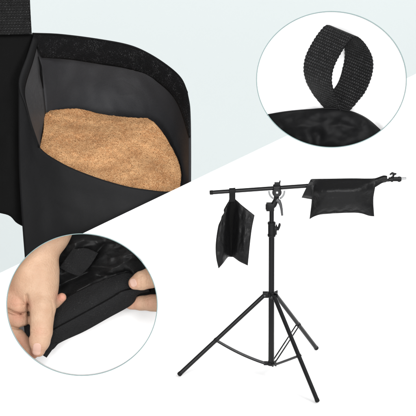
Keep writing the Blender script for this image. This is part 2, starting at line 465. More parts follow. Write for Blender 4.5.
# carry strap, stitched at its foot, running out of the picture
G = coons([(-30, -70, -62), (27, -70, -62)], [(-30, 35, -54), (31.2, 33.5, -55)], [(-30, -70, -62), (-30, 35, -54)], [(27, -70, -62), (29.5, 2, -57), (31.2, 33.5, -55)], 20, 40)
for j in range(40):
    for i in range(20): G[j, i, 2] += 1.2*math.sin(math.pi*i/19)
G = np.transpose(G, (1, 0, 2))[:, ::-1]
sheet('carry_strap', G, M['web_big'], BAG, thick=2.2)

# the sand
left = [(43.5, 114, -82), (43, 128, -66), (39, 149, -40)]
right = [(147, 117.5, -96), (156, 124, -88), (170, 144, -76), (180.5, 169, -58), (179, 196, -36)]
G = coons([(43.5, 114, -82), (48, 110.5, -90), (60, 108.7, -95), (77, 108, -100), (100, 113, -102), (120, 116, -101), (147, 117.5, -96)],
          [(39, 149, -40), (60, 167, -24), (90, 180, -19), (125, 190, -18), (150, 194, -20), (179, 196, -36)], left, right, 150, 110)
for j in range(110):
    for i in range(150):
        s, t = i/149, j/109; e = min(1, 9*min(s, 1-s))*min(1, 9*t)*min(1, 9*(1-t))
        p = G[j, i]
        G[j, i, 2] += e*(6*math.sin(math.pi*s)*math.sin(math.pi*t) + 8.5*fbm((p[0]*0.8, p[1]*1.1, 2), 0.026, 2) - 3.2*math.exp(-((p[1]-(123+0.05*(p[0]-60)))/4.5)**2)*max(0, 1-abs(p[0]-75)/50)) + (0.3+0.7*e)*1.5*fbm((p[0], p[1], 9), 0.2, 4)
        if j == 0 or i == 149: G[j, i, :2] += 0.45*fbm((p[0], p[1], 4), 0.45, 2)
        G[j, i, 1] += (0.25+0.75*min(1, 5*t))*(1-t)*0.9*fbm((p[0], 0, 5), 0.12, 3)
so = sheet('sand_heap', G, M['sand'], None, loc=D((110, 196, -60)), thick=9)
tag(so, 'heap of coarse tan sand lying inside the open black pouch', 'sand')

# ------------------------------------------------------------------ webbing loop close-up
LB = thing('sandbag', 'top edge of a black bag carrying a big ribbed webbing loop', 'sandbag', D((331, 148, 5)))
rim = [(344, 116, 26), (337.5, 103, 32), (333, 91, 38), (331, 81, 41), (333, 68, 42.5), (341, 52, 42), (349.5, 40.5, 40), (353.5, 37.5, 38), (358, 38.5, 36), (366, 47, 32),
       (372, 60, 27), (371.3, 75, 23), (364.5, 92, 21), (355, 104, 20), (347, 116, 20)]
c = catmull(rim, 150); ax = np.array((-27.0, -11.5, -20.0))
G = np.zeros((18, 150, 3))
for j in range(18):
    t = j/17
    for i in range(150):
        b = abs(2*i/149-1)                       # 1 at the stitched ends: the strap narrows a little there
        G[j, i] = c[i]+ax*t*(1-0.18*max(0, b-0.72)/0.28)
        r = max(0.0, b-0.86)/0.14                # ends gather at the seam
        G[j, i] = G[j, i]*(1-0.5*r)+(np.array((341.0, 114, 22))+ax*0.5*t)*0.5*r
        # serrated selvedge
        if j in (0, 17): G[j, i] += (1 if j == 0 else -1)*np.array((0.35, 0.15, 0.2))*math.sin(i*2.1)
sheet('webbing_loop', G, M['web'], LB, thick=2.0, clip='strap', offset=0)
G = coons([(262, 115.5, 14), (286, 111.5, 20), (310, 109.3, 24), (332, 108, 26), (350, 111, 24), (366, 118, 20), (384, 133, 12)],
          [(250, 160, 10), (330, 160, 14), (410, 160, 8)], [(262, 115.5, 14), (256, 140, 14), (250, 160, 10)], [(384, 133, 12), (395, 145, 10), (410, 160, 8)], 70, 40)
for j in range(40):
    for i in range(70):
        s, t = i/69, j/39
        u, v = G[j, i, :2]
        G[j, i, 2] += 12*math.sin(math.pi*s)**0.7*min(1, 3*t)**0.6 + 3.5*math.exp(-((u-(300+0.25*(v-112)))/7)**2)*min(1, 3*t) - 3.0*math.exp(-((u-319)/6)**2)*min(1, 4*t) + 2.0*math.exp(-((u-365-0.4*(v-120))/8)**2)
wr(G, 5, 0.05, 31)
sheet('bag_body', G, M['nylon'], LB, thick=1.4, clip='strap')
bm = bmesh.new()
for k in range(9):                               # box stitching across the foot of the loop
    a = (324+2.6*k, 111.2+0.1*k, 34.5+0.1*k)
sm = catmull([(263, 115.8, 14.6), (286, 112, 20.8), (310, 109.8, 24.8), (332, 108.6, 26.8), (350, 111.6, 24.8), (366, 118.6, 20.8), (383, 133, 12.8)], 60)
add_tube(bm, [D(p) for p in sm[2:-2]], 0.8*S, 8)
bm_obj('edge_piping', bm, M['binding'], LB)

# ------------------------------------------------------------------ signed-distance bodies for the hands
def capsule(P, a, b, ra, rb, flat=1.0):
    a = np.array(a, np.float32); b = np.array(b, np.float32)
    sc = np.array((1, 1, 1/flat), np.float32)
    ba = (b-a)*sc; x = (P[0]-a[0])*sc[0]; y = (P[1]-a[1])*sc[1]; z = (P[2]-a[2])*sc[2]
    h = np.clip((x*ba[0]+y*ba[1]+z*ba[2])/max(float(ba@ba), 1e-6), 0, 1)
    return np.sqrt((x-h*ba[0])**2+(y-h*ba[1])**2+(z-h*ba[2])**2)-(ra+(rb-ra)*h)
def smin(a, b, k):
    h = np.clip(0.5+0.5*(b-a)/k, 0, 1)
    return b*(1-h)+a*h-k*h*(1-h)
def chain(P, pts, flat=1.0, k=1.5):
    d = None
    for (a, ra), (b, rb) in zip(pts, pts[1:]):
        c = capsule(P, a, b, ra, rb, flat); d = c if d is None else smin(d, c, k)
    return d
def grid_pts(lo, hi, st):
    ax = [np.arange(l, h+st, st, dtype=np.float32) for l, h in zip(lo, hi)]
    return np.meshgrid(*ax, indexing='ij')
def surface_nets(F, lo, st):
    ins = F < 0; sh = np.array(F.shape)-1
    cnt = np.zeros(sh, np.int16); acc = np.zeros((*sh, 3), np.float32)
    def sl(o): return tuple(slice(o[k], o[k]+sh[k]) for k in range(3))
    cor = [(x, y, z) for x in (0, 1) for y in (0, 1) for z in (0, 1)]
    for a in cor:
        for k in range(3):
            if a[k]: continue
            b = list(a); b[k] = 1
            fa, fb = F[sl(a)], F[sl(b)]; cr = (fa < 0) != (fb < 0)
            t = np.where(cr, fa/np.where(cr, fa-fb, 1), 0)
            for m in range(3):
                acc[..., m] += np.where(cr, a[m]+(t if m == k else 0), 0)
            cnt += cr
    act = cnt > 0
    idx = -np.ones(sh, np.int64); idx[act] = np.arange(act.sum())
    cell = np.argwhere(act); V = (cell+acc[act]/cnt[act][:, None])*st+np.array(lo)
    faces = []
    for k in range(3):
        a = [slice(None)]*3; b = [slice(None)]*3; a[k] = slice(0, -1); b[k] = slice(1, None)
        A, B = ins[tuple(a)], ins[tuple(b)]; e = np.argwhere(A != B)
        m, n = [q for q in range(3) if q != k]
        e = e[(e[:, m] > 0) & (e[:, n] > 0) & (e[:, m] < sh[m]) & (e[:, n] < sh[n])]
        q = []
        for dm, dn in ((1, 1), (0, 1), (0, 0), (1, 0)):
            c = e.copy(); c[:, m] -= dm; c[:, n] -= dn; q.append(idx[c[:, 0], c[:, 1], c[:, 2]])
        faces.append(np.stack(q, 1))
    return V, np.concatenate(faces)
def sdf_obj(name, fn, lo, hi, st, mat, parent=None, loc=None, clip=None, smooth_it=3, flush=None):
    P = grid_pts(lo, hi, st); F = fn(P).astype(np.float32)
    V, Q = surface_nets(F, lo, st)
    bm = bmesh.new(); vs = [bm.verts.new(tuple(map(float, v))) for v in V]
    for q in Q:
        if min(q) < 0: continue
        try: bm.faces.new([vs[i] for i in q])
        except ValueError: pass
    bmesh.ops.recalc_face_normals(bm, faces=bm.faces)
    for _ in range(smooth_it): bmesh.ops.smooth_vert(bm, verts=bm.verts, factor=0.5, use_axis_x=True, use_axis_y=True, use_axis_z=True)
    if clip: clip_ellipse(bm, clip)
    if flush:
        lay = bm.verts.layers.float.new('flush')
        for v in bm.verts: v[lay] = flush(v.co)
    for v in bm.verts: v.co = D(v.co)
    return bm_obj(name, bm, mat, parent, loc, angle=60)
def crease(P, pts, depth, wid, wmin):
    d = None
    for a, b in zip(pts, pts[1:]):
        ax, ay = a; bx, by = b; L2 = (bx-ax)**2+(by-ay)**2
        h = np.clip(((P[0]-ax)*(bx-ax)+(P[1]-ay)*(by-ay))/L2, 0, 1)
        q = (P[0]-ax-h*(bx-ax))**2+(P[1]-ay-h*(by-ay))**2
        d = q if d is None else np.minimum(d, q)
    return depth*np.exp(-d/wid**2)/(1+np.exp(-(P[2]-wmin)/2.0))

def hand_a(P):
    arm = chain(P, [((66, 200, 40), 23), ((48, 233, 42), 22), ((36.5, 254, 43), 20.5), ((34, 268, 44), 22.5)], 0.85, 4)
    palm = smin(capsule(P, (35.5, 274, 44), (37.5, 288, 46), 22.5, 20.5, 0.85), capsule(P, (16, 272, 36), (8, 298, 36), 20, 15, 0.8), 14)
    body = smin(arm, palm, 12)
    thumb = chain(P, [((40, 284, 48), 18.5), ((42.8, 306, 57), 13.6), ((41.3, 331, 58), 11.6), ((40.2, 341, 57), 10.2), ((38.9, 349.5, 55), 7.0)], 0.85, 2.5)
    f1 = chain(P, [((6, 301, 40), 12.5), ((17, 305, 43), 10.5), ((25, 308, 40), 8.5)], 0.9, 2)
    f2 = chain(P, [((9, 317, 38), 9.5), ((18, 320.5, 40), 8.2), ((28, 320, 38), 7.5)], 0.9, 2)
    f3 = chain(P, [((13, 330, 38), 8.0), ((22, 340, 40), 7.6), ((30, 349, 42), 6.6), ((34.5, 354, 42), 4.2)], 0.9, 2)
    idx = chain(P, [((45, 306, 34), 7.5), ((55, 302.5, 38), 6.3), ((62.3, 297.2, 42), 4.6)], 0.9, 2)
    d = smin(body, thumb, 5)
    d = smin(d, f1, 3.2)
    fing = smin(smin(f2, f3, 0.8), idx, 0.8)
    d = smin(d, fing, 1.0); d = smin(d, capsule(P, (20, 306, 26), (30, 316, 26), 9, 8), 1.5)
    # skin folds: web between thumb and index, knuckle lines, thumb joint
    d = d + crease(P, [(27.5, 295), (29, 306), (29, 318), (29.2, 334)], 3.2, 1.6, 30)
    d = d + crease(P, [(9, 309), (15, 312), (21, 313.5), (28, 312)], 2.6, 1.0, 30)
    d = d + crease(P, [(12, 327), (19, 328.5), (28, 325)], 2.4, 1.0, 30)
    d = d + crease(P, [(13, 306), (18, 304), (24, 305)], 1.1, 0.9, 30)
    for k, (y, a, b) in enumerate(((329.0, 33, 48), (331.2, 31.5, 49), (333.2, 33, 48.5), (335.0, 35, 46))):
        d = d + crease(P, [(a, y+0.6), ((a+b)/2, y-0.5), (b, y+0.3)], 1.15, 0.62, 50)
    d = d + crease(P, [(52, 300), (54, 308), (53.5, 316)], 0.5, 1.0, 45)
    d = d + crease(P, [(54.5, 262), (49, 264), (44, 263)], 0.35, 0.9, 45)
    d = d - crease(P, [(44, 268), (45, 284), (43, 302)], 0.6, 4.5, 45)      # thumb tendon
    # nail bed
    return d
def flush_a(c):
    f = 0.0
    for (x, y, r, a) in ((16, 302, 9, .45), (18, 316, 9, .6), (22, 342, 9, .5), (62, 297, 6, .95), (34, 354, 6, .7), (40, 331, 7, .3), (39, 350, 7, .35), (28, 304, 6, .45), (12, 292, 10, .2)):
        f = max(f, a*math.exp(-((c.x-x)**2+(c.y-y)**2)/r**2))
    return f
HA = sdf_obj('hand', hand_a, (-4, 226, 4), (76, 366, 82), 0.75, M['skin'], None, D((38, 357, 45)), 'hands', 3, flush_a)
tag(HA, 'bare hand at left with its thumb pointing down, pinching the black hem', 'hand')
def nail_fn(hand, c, hx, hy, ang, wmin, lift=0.35, corner=2.0):
    def f(P):
        ca, sa = math.cos(ang), math.sin(ang)
        x = (P[0]-c[0])*ca+(P[1]-c[1])*sa; y = -(P[0]-c[0])*sa+(P[1]-c[1])*ca
        qx = np.abs(x)-hx+corner; qy = np.abs(y)-hy+corner
        box = np.sqrt(np.maximum(qx, 0)**2+np.maximum(qy, 0)**2)+np.minimum(np.maximum(qx, qy), 0)-corner
        h = hand(P)
        return np.maximum(np.maximum(np.maximum(h-lift, box), -(h+1.0)), wmin-P[2])
    return f
sdf_obj('fingernail', nail_fn(hand_a, (37.6, 348.6), 4.1, 6.0, 0.1, 52, 0.22, 3.2), (30, 338, 48), (48, 360, 72), 0.3, M['nail'], HA, smooth_it=2)

def hand_b(P):
    thumb = chain(P, [((135.2, 282.8, 58), 6.6), ((141.5, 280.5, 59), 9.2), ((151, 277.5, 57), 10.0), ((168, 270, 50), 12.5)], 0.85, 2.5)
    index = chain(P, [((131, 303.4, 32), 6.0), ((141, 302.6, 36), 7.4), ((152, 302.6, 40), 8.2), ((170, 304, 40), 9.5)], 0.85, 2)
    web = chain(P, [((153, 280, 30), 8), ((156, 303, 30), 8)], 0.8, 2)
    mid = chain(P, [((150, 294, 32), 5.5), ((168, 292, 36), 7)], 0.9, 2)
    d = smin(smin(thumb, index, 1.0), smin(web, mid, 2), 2.0)
    d = d + crease(P, [(141.0, 275), (140.2, 281), (140.8, 288)], 0.9, 0.9, 45)
    for x in (147.2, 149.4, 151.2): d = d + crease(P, [(x, 272), (x+0.8, 278), (x-0.2, 284)], 0.9, 0.65, 45)
    d = d + crease(P, [(147, 297), (147.6, 303), (146.8, 308)], 0.35, 0.7, 40)
    return d
def flush_b(c):
    f = 0.0
    for (x, y, r, a) in ((133, 284, 6, .6), (133, 303, 8, .45), (150, 303, 8, .3), (152, 292, 5, .6)):
        f = max(f, a*math.exp(-((c.x-x)**2+(c.y-y)**2)/r**2))
    return f
HB = sdf_obj('hand', hand_b, (122, 258, 18), (166, 318, 76), 0.65, M['skin'], None, D((145, 311, 42)), 'hands', 3, flush_b)
tag(HB, 'bare fingertips at right with thumb over index finger, gripping the black cloth', 'hand')
sdf_obj('fingernail', nail_fn(hand_b, (133.6, 282.4), 3.2, 4.2, -0.35, 54, 0.22, 2.6), (126, 274, 50), (142, 294, 74), 0.3, M['nail'], HB, smooth_it=2)

# ------------------------------------------------------------------ the black bag the hands hold
HBAG = thing('sandbag', 'crumpled black bag held open by two hands, hem strip toward the viewer', 'sandbag', D((85, 357, 20)))
def ridge(u, v, a, b, wid, hgt):
    ax, ay = a; bx, by = b; L2 = (bx-ax)**2+(by-ay)**2
    h = min(1, max(0, ((u-ax)*(bx-ax)+(v-ay)*(by-ay))/L2)); d2 = (u-ax-h*(bx-ax))**2+(v-ay-h*(by-ay))**2
    return 1.5*hgt*math.exp(-(d2/wid**2)**0.62)
G = coons([(30, 222, 16), (80, 222, 20), (165, 240, 14)], [(40, 342, 22), (66, 318, 26), (100, 296, 28), (132, 282, 28), (165, 297, 20)],
          [(30, 222, 16), (34, 280, 16), (40, 342, 22)], [(165, 240, 14), (166, 270, 16), (165, 297, 20)], 130, 110)
for j in range(110):
    for i in range(130):
        u, v = G[j, i, :2]
        z = ridge(u, v, (92, 266), (122, 268), 4, 7) + ridge(u, v, (112, 258), (150, 250), 6, 7) + ridge(u, v, (66, 246), (84, 240), 6, 8)
        z += ridge(u, v, (66, 262), (76, 246), 3, 4) + ridge(u, v, (108, 272), (132, 258), 3, 5) + ridge(u, v, (128, 250), (146, 262), 4, 6) + ridge(u, v, (62, 300), (90, 284), 3, 4)
        z += ridge(u, v, (98, 243), (118, 240), 5, 6) + ridge(u, v, (124, 262), (133, 270), 7, 9) + ridge(u, v, (78, 290), (112, 272), 5, 5)
        z -= ridge(u, v, (60, 285), (88, 272), 6, 10) + ridge(u, v, (92, 258), (104, 244), 3.5, 7) + ridge(u, v, (126, 270.5), (130, 272), 2.4, 6) + ridge(u, v, (100, 276), (124, 272), 2.5, 4)
        G[j, i, 2] += z + 4.0*fbm((u, v, 3), 0.05, 2) + 1.6*(1-abs(fbm((u*0.8, v*1.3, 7), 0.085, 2))*2)
sheet('bag_body', G, M['crumpled'], HBAG, thick=1.4, clip='hands')
# square of loop tape sewn inside
G = coons([(73, 249, 33), (86, 248, 35), (98.5, 253, 33)], [(59.5, 267.5, 30), (70, 273, 32), (80, 276.5, 31)], [(73, 249, 33), (59.5, 267.5, 30)], [(98.5, 253, 33), (90, 266, 34), (80, 276.5, 31)], 30, 30)
wr(G, 1.0, 0.1, 5)
sheet('loop_patch', G, M['loop'], HBAG, thick=1.8)
# hem strip: a rolled lip running from hand to hand
up = [(24, 322, 34), (42, 312, 35), (58, 303, 37), (74, 293, 38), (95, 283, 40), (113, 276, 42), (128, 272.5, 42), (145, 280, 40)]
se = [(26, 343, 40), (42, 335.5, 44), (59, 326, 48.5), (85, 312, 49.5), (110, 298, 50), (124, 290, 50), (147, 285, 47)]
lo = [(29, 352, 38), (38.5, 352, 38), (52.5, 349.5, 38), (59.5, 343, 38), (85, 331, 38), (110, 317, 38.5), (129, 306.5, 40), (134.5, 301.5, 42), (138.5, 294.5, 44), (150, 292, 42)]
nA = 110
A, B, C_ = catmull(up, nA), catmull(se, nA), catmull(lo, nA)
def lipsheet(name, X, Y, k0, mat, bulge, n=18, end=None, thick=1.6):
    G = np.zeros((n, nA, 3))
    for j in range(n):
        t = j/(n-1)
        for i in range(nA):
            G[j, i] = X[i]*(1-t)+Y[i]*t
            G[j, i, 2] += bulge*math.sin(math.pi*t) + 0.8*fbm((G[j, i, 0], G[j, i, 1], k0), 0.07, 3)
    return sheet(name, G, mat, HBAG, thick=thick, clip='hands')
Bu = [b+np.array((0, 0, -0.5)) for b in B]; Bl = [b+np.array((0.3, 0.9, 1.6)) for b in B]
lipsheet('hem_fold', A, Bu, 1, M['loop'], 3.2)
lipsheet('hem_strip', Bl, C_, 2, M['loop'], 2.6, thick=1.8)
bm = bmesh.new(); add_tube(bm, [D(p+np.array((0, 0.2, 0.9))) for p in B[4:-14]], 0.55*S, 8); bm_obj('hem_seam', bm, M['black'], HBAG)
# hem corner hanging under the left thumb
G = coons([(38, 349, 46), (58, 342, 42)], [(38.5, 352, 44), (47, 357.3, 42)], [(38, 349, 46), (38.5, 352, 44)], [(58, 342, 42), (47, 357.3, 42)], 14, 10)
sheet('hem_corner', G, M['loop'], HBAG, thick=2.0)
# cloth behind and between the right fingers
G = coons([(126, 285, 42), (145, 282, 42), (160, 282, 40)], [(122, 303, 39), (138, 296, 40), (160, 293.5, 40)], [(126, 285, 42), (122, 303, 39)], [(160, 282, 40), (160, 293.5, 40)], 24, 16)
wr(G, 1.5, 0.1, 15)
sheet('pinched_cloth', G, M['black'], HBAG, thick=1.4, clip='hands')

# ------------------------------------------------------------------ light stand with boom
Y0 = BASE.y
def T(u, v, f=0.0): return ray(u, v, Y0-f*S)               # f: how far in front of the pole (units)
ST = thing('light_stand', 'black tripod light stand with a long tilted boom arm', 'light stand', BASE)
def part(name, fn, mat, parent=ST, **kw):
    bm = bmesh.new(); fn(bm); return bm_obj(name, bm, mat, parent, **kw)
part('pole', lambda b: rod(b, T(271.2, 365), T(271.6, 233), 2.9*S, 28), M['metal'])
part('upper_pole', lambda b: rod(b, T(271.6, 236), T(271.7, 205), 2.3*S, 28), M['metal'])
def collar(b):
    rod(b, T(271.6, 236.2), T(271.6, 222.2), 3.6*S, 28)
    rod(b, T(271.6, 236.4), T(271.6, 233.8), 4.1*S, 28)
    rod(b, T(271.6, 224.4), T(271.6, 222.0), 4.0*S, 28)
    add_box(b, T(274.6, 230.5), UX*2.2*S, Vector((0, 2*S, 0)), Vector((0, 0, 4*S)), 0.4*S)
co = part('collar', collar, M['plastic'])
def knob(b):
    rod(b, T(275.5, 229.6), T(278.2, 229.0), 1.3*S, 14)
    add_tube(b, [T(277.6, 230.0), T(278.8, 227.4), T(279.6, 224.8), T(279.6, 223.3)], [1.2*S, 1.25*S, 1.2*S, 0.8*S], 12)
    add_tube(b, [T(277.4, 229.8), T(276.6, 227.0), T(276.0, 224.6)], [1.1*S, 0.9*S, 0.6*S], 12)
part('wing_knob', knob, M['plastic'], co)
# hub for the legs
RT = {'a': math.pi, 'b': -math.pi/3, 'c': math.pi/3}
HZ = (T(271, 295)-BASE).z
def R3(th, r, z): return Vector((BASE.x+r*math.cos(th)*S, BASE.y+r*math.sin(th)*S, BASE.z+z))
def hub(b):
    rod(b, R3(0, 0, HZ-2.4*S), R3(0, 0, HZ+3.2*S), 4.3*S, 28)
    for th in RT.values():
        d = Vector((math.cos(th), math.sin(th), 0)); n = Vector((-d.y, d.x, 0))
        for sg in (-1, 1):
            add_box(b, R3(th, 5.6, HZ+0.4*S)+n*sg*2.4*S, d*2.8*S, n*0.55*S, Vector((0, 0, 2.6*S)), 0.3*S)
hb = part('leg_hub', hub, M['plastic'])
def bolts(b):
    for th in RT.values():
        n = Vector((-math.sin(th), math.cos(th), 0)); c = R3(th, 6.4, HZ+0.2*S); rod(b, c-n*3.5*S, c+n*3.5*S, 1.0*S, 10)
part('pivot_bolts', bolts, M['grey'], hb)
LZ = (T(271, 363)-BASE).z
def lower(b):
    rod(b, R3(0, 0, LZ-2.2*S), R3(0, 0, LZ+2.0*S), 4.0*S, 28)
    for th in RT.values():
        d = Vector((math.cos(th), math.sin(th), 0)); n = Vector((-d.y, d.x, 0))
        for sg in (-1, 1):
            add_box(b, R3(th, 5.0, LZ-0.2*S)+n*sg*1.7*S, d*2.2*S, n*0.4*S, Vector((0, 0, 1.5*S)), 0.25*S)
part('brace_collar', lower, M['plastic'])
RF = 92.0
for key, th in RT.items():
    a = R3(th, 6.4, HZ+0.2*S); f = R3(th, RF, 2.0*S); d = (f-a).normalized()
    lg = part('leg', lambda b: (rod(b, a, f-d*3*S, 2.15*S, 20),), M['metal'])
    part('rubber_foot', lambda b: rod(b, f-d*4*S, f, 2.3*S, 18, 0.35), M['rubber'], lg)
    j = a.lerp(f, 0.563); n = Vector((-math.sin(th), math.cos(th), 0))
    def clampf(b):
        rod(b, j-d*1.8*S, j+d*1.8*S, 2.45*S, 18)
        rod(b, j-n*2.9*S, j+n*2.9*S, 0.8*S, 10)
    part('brace_clamp', clampf, M['plastic'], lg)
    e = R3(th, 6.0, LZ-0.2*S); m = j.lerp(e, 0.5)-Vector((0, 0, 4.0*S if key == 'a' else 0.3*S))
    def brace(b):
        cur = [j.lerp(m, 1) if False else (j*(1-t)**2+m*2*t*(1-t)+e*t*t) for t in np.linspace(0, 1, 14)]
        for sg in (-1, 1):
            add_tube(b, [p+n*sg*1.75*S for p in cur], 1.0*S, 10, flat=(n, 0.5))
    part('brace', brace, M['metal'])
# boom
BV = lambda x: 192.6-0.0700*(x-210)
def boom(b):
    rod(b, T(212, BV(212)), T(310, BV(310)), 2.0*S, 24)
    rod(b, T(308, BV(308)), T(390, BV(390)), 1.55*S, 24)
bo_ = part('boom_arm', boom, M['metal'])
part('end_cap', lambda b: rod(b, T(209.6, BV(209.6)), T(213.4, BV(213.4)), 2.2*S, 24), M['rubber'], bo_)
def endc(b):
    rod(b, T(388.5, BV(388.5)-0.8), T(393.5, BV(393.5)-0.5), 2.1*S, 18)
    rod(b, T(391.8, BV(392)+1.8), T(392.2, BV(392)-3.2), 1.5*S, 14)
    add_box(b, T(397.3, BV(397)-0.5), UX*4.2*S, Vector((0, 2*S, 0)), Vector((0, 0, 1.9*S)), 0.7*S)
    rod(b, T(399, BV(399)+2.2), T(399.4, BV(399)-2.6), 1.7*S, 14)
ec = part('end_clamp', endc, M['plastic'], bo_)
def endk(b):
    rod(b, T(393.0, BV(393)-3), T(393.5, BV(393)-5), 1.0*S, 12)
    add_tube(b, [T(389.8, 174.6), T(392.2, 173.2), T(394.6, 174.2), T(396.4, 173.6)], [0.7*S, 1.3*S, 1.3*S, 0.7*S], 12)
part('wing_knob', endk, M['plastic'], ec)
part('spigot', lambda b: (rod(b, T(401.2, 178.6), T(406.4, 178.3), 1.05*S, 16), rod(b, T(403.2, 178.5), T(404.2, 178.44), 0.75*S, 16)), M['chrome'], bo_)
# tilting head
def head(b):
    add_box(b, T(270.2, 206.8), UX*4.0*S, Vector((0, 3.2*S, 0)), Vector((0, 0, 3.9*S)), 0.8*S)
    rod(b, T(267.0, 204.2, 2.2), T(267.0, 209.6, 2.2), 1.5*S, 14)
    add_tube(b, [T(270.5, 207.5), T(273.8, 204.6), T(276.2, 199.8), T(276.8, 194.0)], [3.2*S, 3.1*S, 2.7*S, 2.6*S], 18)
    rod(b, T(276.9, 192.4, -3.4), T(276.9, 192.4, 5.2), 4.7*S, 28, 0.15)
    rod(b, T(276.9, 192.4, 5.0), T(276.9, 192.4, 6.2), 3.0*S, 24, 0.2)
hd = part('tilt_head', head, M['plastic'])
def clampb(b):
    x0, x1 = 273.2, 280.6
    rod(b, T(x0, BV(x0)-0.2), T(x1, BV(x1)-0.2), 3.7*S, 28, 0.2)
    add_box(b, T(277.0, 184.0), UX*2.6*S, Vector((0, 2.4*S, 0)), Vector((0, 0, 1.4*S)), 0.5*S)
    add_tube(b, [T(279.0, 185.4), T(279.7, 182.6), T(280.1, 180.6)], [0.9*S, 0.75*S, 0.6*S], 10)
part('boom_clamp', clampb, M['plastic'], hd)
def halfring(b, a0, a1, ro, ri, f):
    pts = []
    n = 24
    vs = []
    for k in range(n+1):
        t = a0+(a1-a0)*k/n; r = []
        w = ro if True else ro
        for rr, ff in ((ro, f), (ri, f), (ri, f+0.9), (ro, f+0.9)):
            r.append(b.verts.new(T(276.7+rr*math.cos(t), 191.4+rr*1.02*math.sin(t), ff)))
        vs.append(r)
    for p, q in zip(vs, vs[1:]):
        for k in range(4): b.faces.new((p[k], p[(k+1) % 4], q[(k+1) % 4], q[k]))
    b.faces.new(vs[0]); b.faces.new(list(reversed(vs[-1])))
part('toothed_disc', lambda b: (halfring(b, -0.1, 1.15, 8.6, 6.7, 0.5), halfring(b, 1.95, 3.2, 8.6, 6.7, 0.5)), M['chrome'], hd, angle=30)
def lever(b):
    add_tube(b, [T(276.6, 199.6, 4.2), T(279.0, 201.2, 4.6), T(280.6, 204.6, 4.6), T(281.6, 209.5, 4.4), T(282.2, 215.4, 4.2)], [2.0*S, 2.0*S, 1.5*S, 1.25*S, 1.0*S], 14)
part('lock_lever', lever, M['grey'], hd)
part('hub_screw', lambda b: rod(b, T(277.1, 192.6, 6.0), T(277.1, 192.6, 7.0), 1.2*S, 14), M['chrome'], hd)

# ------------------------------------------------------------------ sandbags on the boom
def wplane(u, v, f=0.0):
    """board coordinates of the stand's vertical plane at (u, v)"""
    p = T(u, v, f)-ORI
    return (p.dot(UX)/S+208, 208-p.dot(VY)/S, p.dot(WZ)/S)
def Cc(lst):                                    # (u, v, forward) -> board coordinates on the hanging plane
    return [wplane(*p) for p in lst]
RB = thing('sandbag', 'plump black saddle sandbag draped over the right half of the boom', 'sandbag', T(342, 215))
# front pouch
tc = [(311.5, 178.9, 3), (330, 178.6, 3.2), (355, 178.3, 3.2), (375, 178.8, 3)]
bc = [(309.5, 219.2, 3), (314, 216.6, 4), (321, 214.5, 5), (350, 212.8, 6), (361, 213.4, 5.5), (369, 215.8, 4.5), (374.2, 216.4, 3)]
lc = [(311.5, 178.9, 3), (311.6, 190, 6), (311.6, 201, 3), (309.5, 219.2, 3)]
rc = [(375, 178.8, 3), (375.4, 185, 6), (373.4, 199, 3), (374.2, 216.4, 3)]
Gf = coons(Cc(tc), Cc(bc), Cc(lc), Cc(rc), 80, 56); Gb = Gf.copy()
for j in range(56):
    for i in range(80):
        s, t = i/79, j/55
        x = min(1, max(0, (t-0.04)/0.91)); pil = (math.sin(0.5*math.pi*x/0.42)**1.5 if x < 0.42 else max(0, 1-((x-0.42)/0.58)**2.6)**0.75)
        sx_ = min(1, max(0, (min(s, 1-s)-0.035)/0.30)); ex = math.sin(0.5*math.pi*sx_)**0.8
        flap = min(1, t*9)*2.6*min(1, 8*min(s, 1-s))
        u, v = Gf[j, i, :2]
        cor = 1.4*math.sin((s*38+t*9))*math.exp(-((t-0.97)/0.10)**2) + 0.9*math.sin(t*26)*math.exp(-(min(s, 1-s)/0.07)**2)
        wv = 1.0*fbm((u, v, 44), 0.07, 3)*min(1, 0.25+2.5*max(0, t-0.2))*min(1, 8*min(s, 1-s))*min(1, 6*(1-t))*min(1, 6*t)
        Gf[j, i, 2] += 0.5*flap + 11*pil*ex + cor*min(1, 10*(1-t)) *min(1, 10*min(s, 1-s))+ wv
        Gb[j, i, 2] += 0.9*min(1, 8*min(s, 1-s))*min(1, 6*t)*min(1, 6*(1-t))
pillow('front_pouch', Gf, Gb, M['hung'], RB)
# rear pouch, only its corner shows
tc = [(310.8, 179.3, 1.0), (345, 178.6, 1.5), (374, 178.3, 2.0), (383.5, 175.4, 2.2), (387.2, 175.8, 2.4)]
bc = [(301.5, 197.6, -5), (311.8, 199.4, -7), (340, 204, -8), (364, 198, -7), (374.6, 184.4, 1)]
lc = [(310.8, 179.3, 1.0), (306.6, 187, 3.2), (301.5, 197.6, -2)]
rc = [(387.2, 175.8, 2.4), (386.7, 181.6, 3.0), (381, 182.6, 3.0), (374.6, 184.4, 1)]
Gf = coons(Cc(tc), Cc(bc), Cc(lc), Cc(rc), 60, 30); Gb = Gf.copy()
for j in range(30):
    for i in range(60):
        s, t = i/59, j/29; e = math.sin(math.pi*s)**0.6*math.sin(math.pi*t)
        Gf[j, i, 2] += 2.6*min(1, 12*t)*min(1, 6*(1-t)); Gb[j, i, 2] -= 7*e*max(0, t-0.45)+0.2
pillow('rear_pouch', Gf, Gb, M['hung'], RB)
# saddle crossing over the boom
G = coons(Cc([(311.8, 182, -3.4), (345, 180.5, -3.4), (374.8, 180, -3.4)]), Cc([(311.8, 181, 3.2), (345, 180.6, 3.6), (374.8, 180, 3.2)]), Cc([(311.8, 182, -3.4), (311.7, 179.0, 0), (311.8, 181, 3.2)]), Cc([(374.8, 180, -3.4), (375, 178.4, 0), (374.8, 180, 3.2)]), 30, 12)
sheet('saddle', G, M['hung'], RB, thick=0.8)
# stitched seam of the flap
bm = bmesh.new(); add_tube(bm, [Vector(T(u, v, f)) for u, v, f in [(313, 184.2, 6.5), (330, 184.4, 6.9), (350, 184.2, 6.9), (373, 184.6, 6.4)]], 0.25*S, 6)
bm_obj('flap_seam', bm, M['binding'], RB)

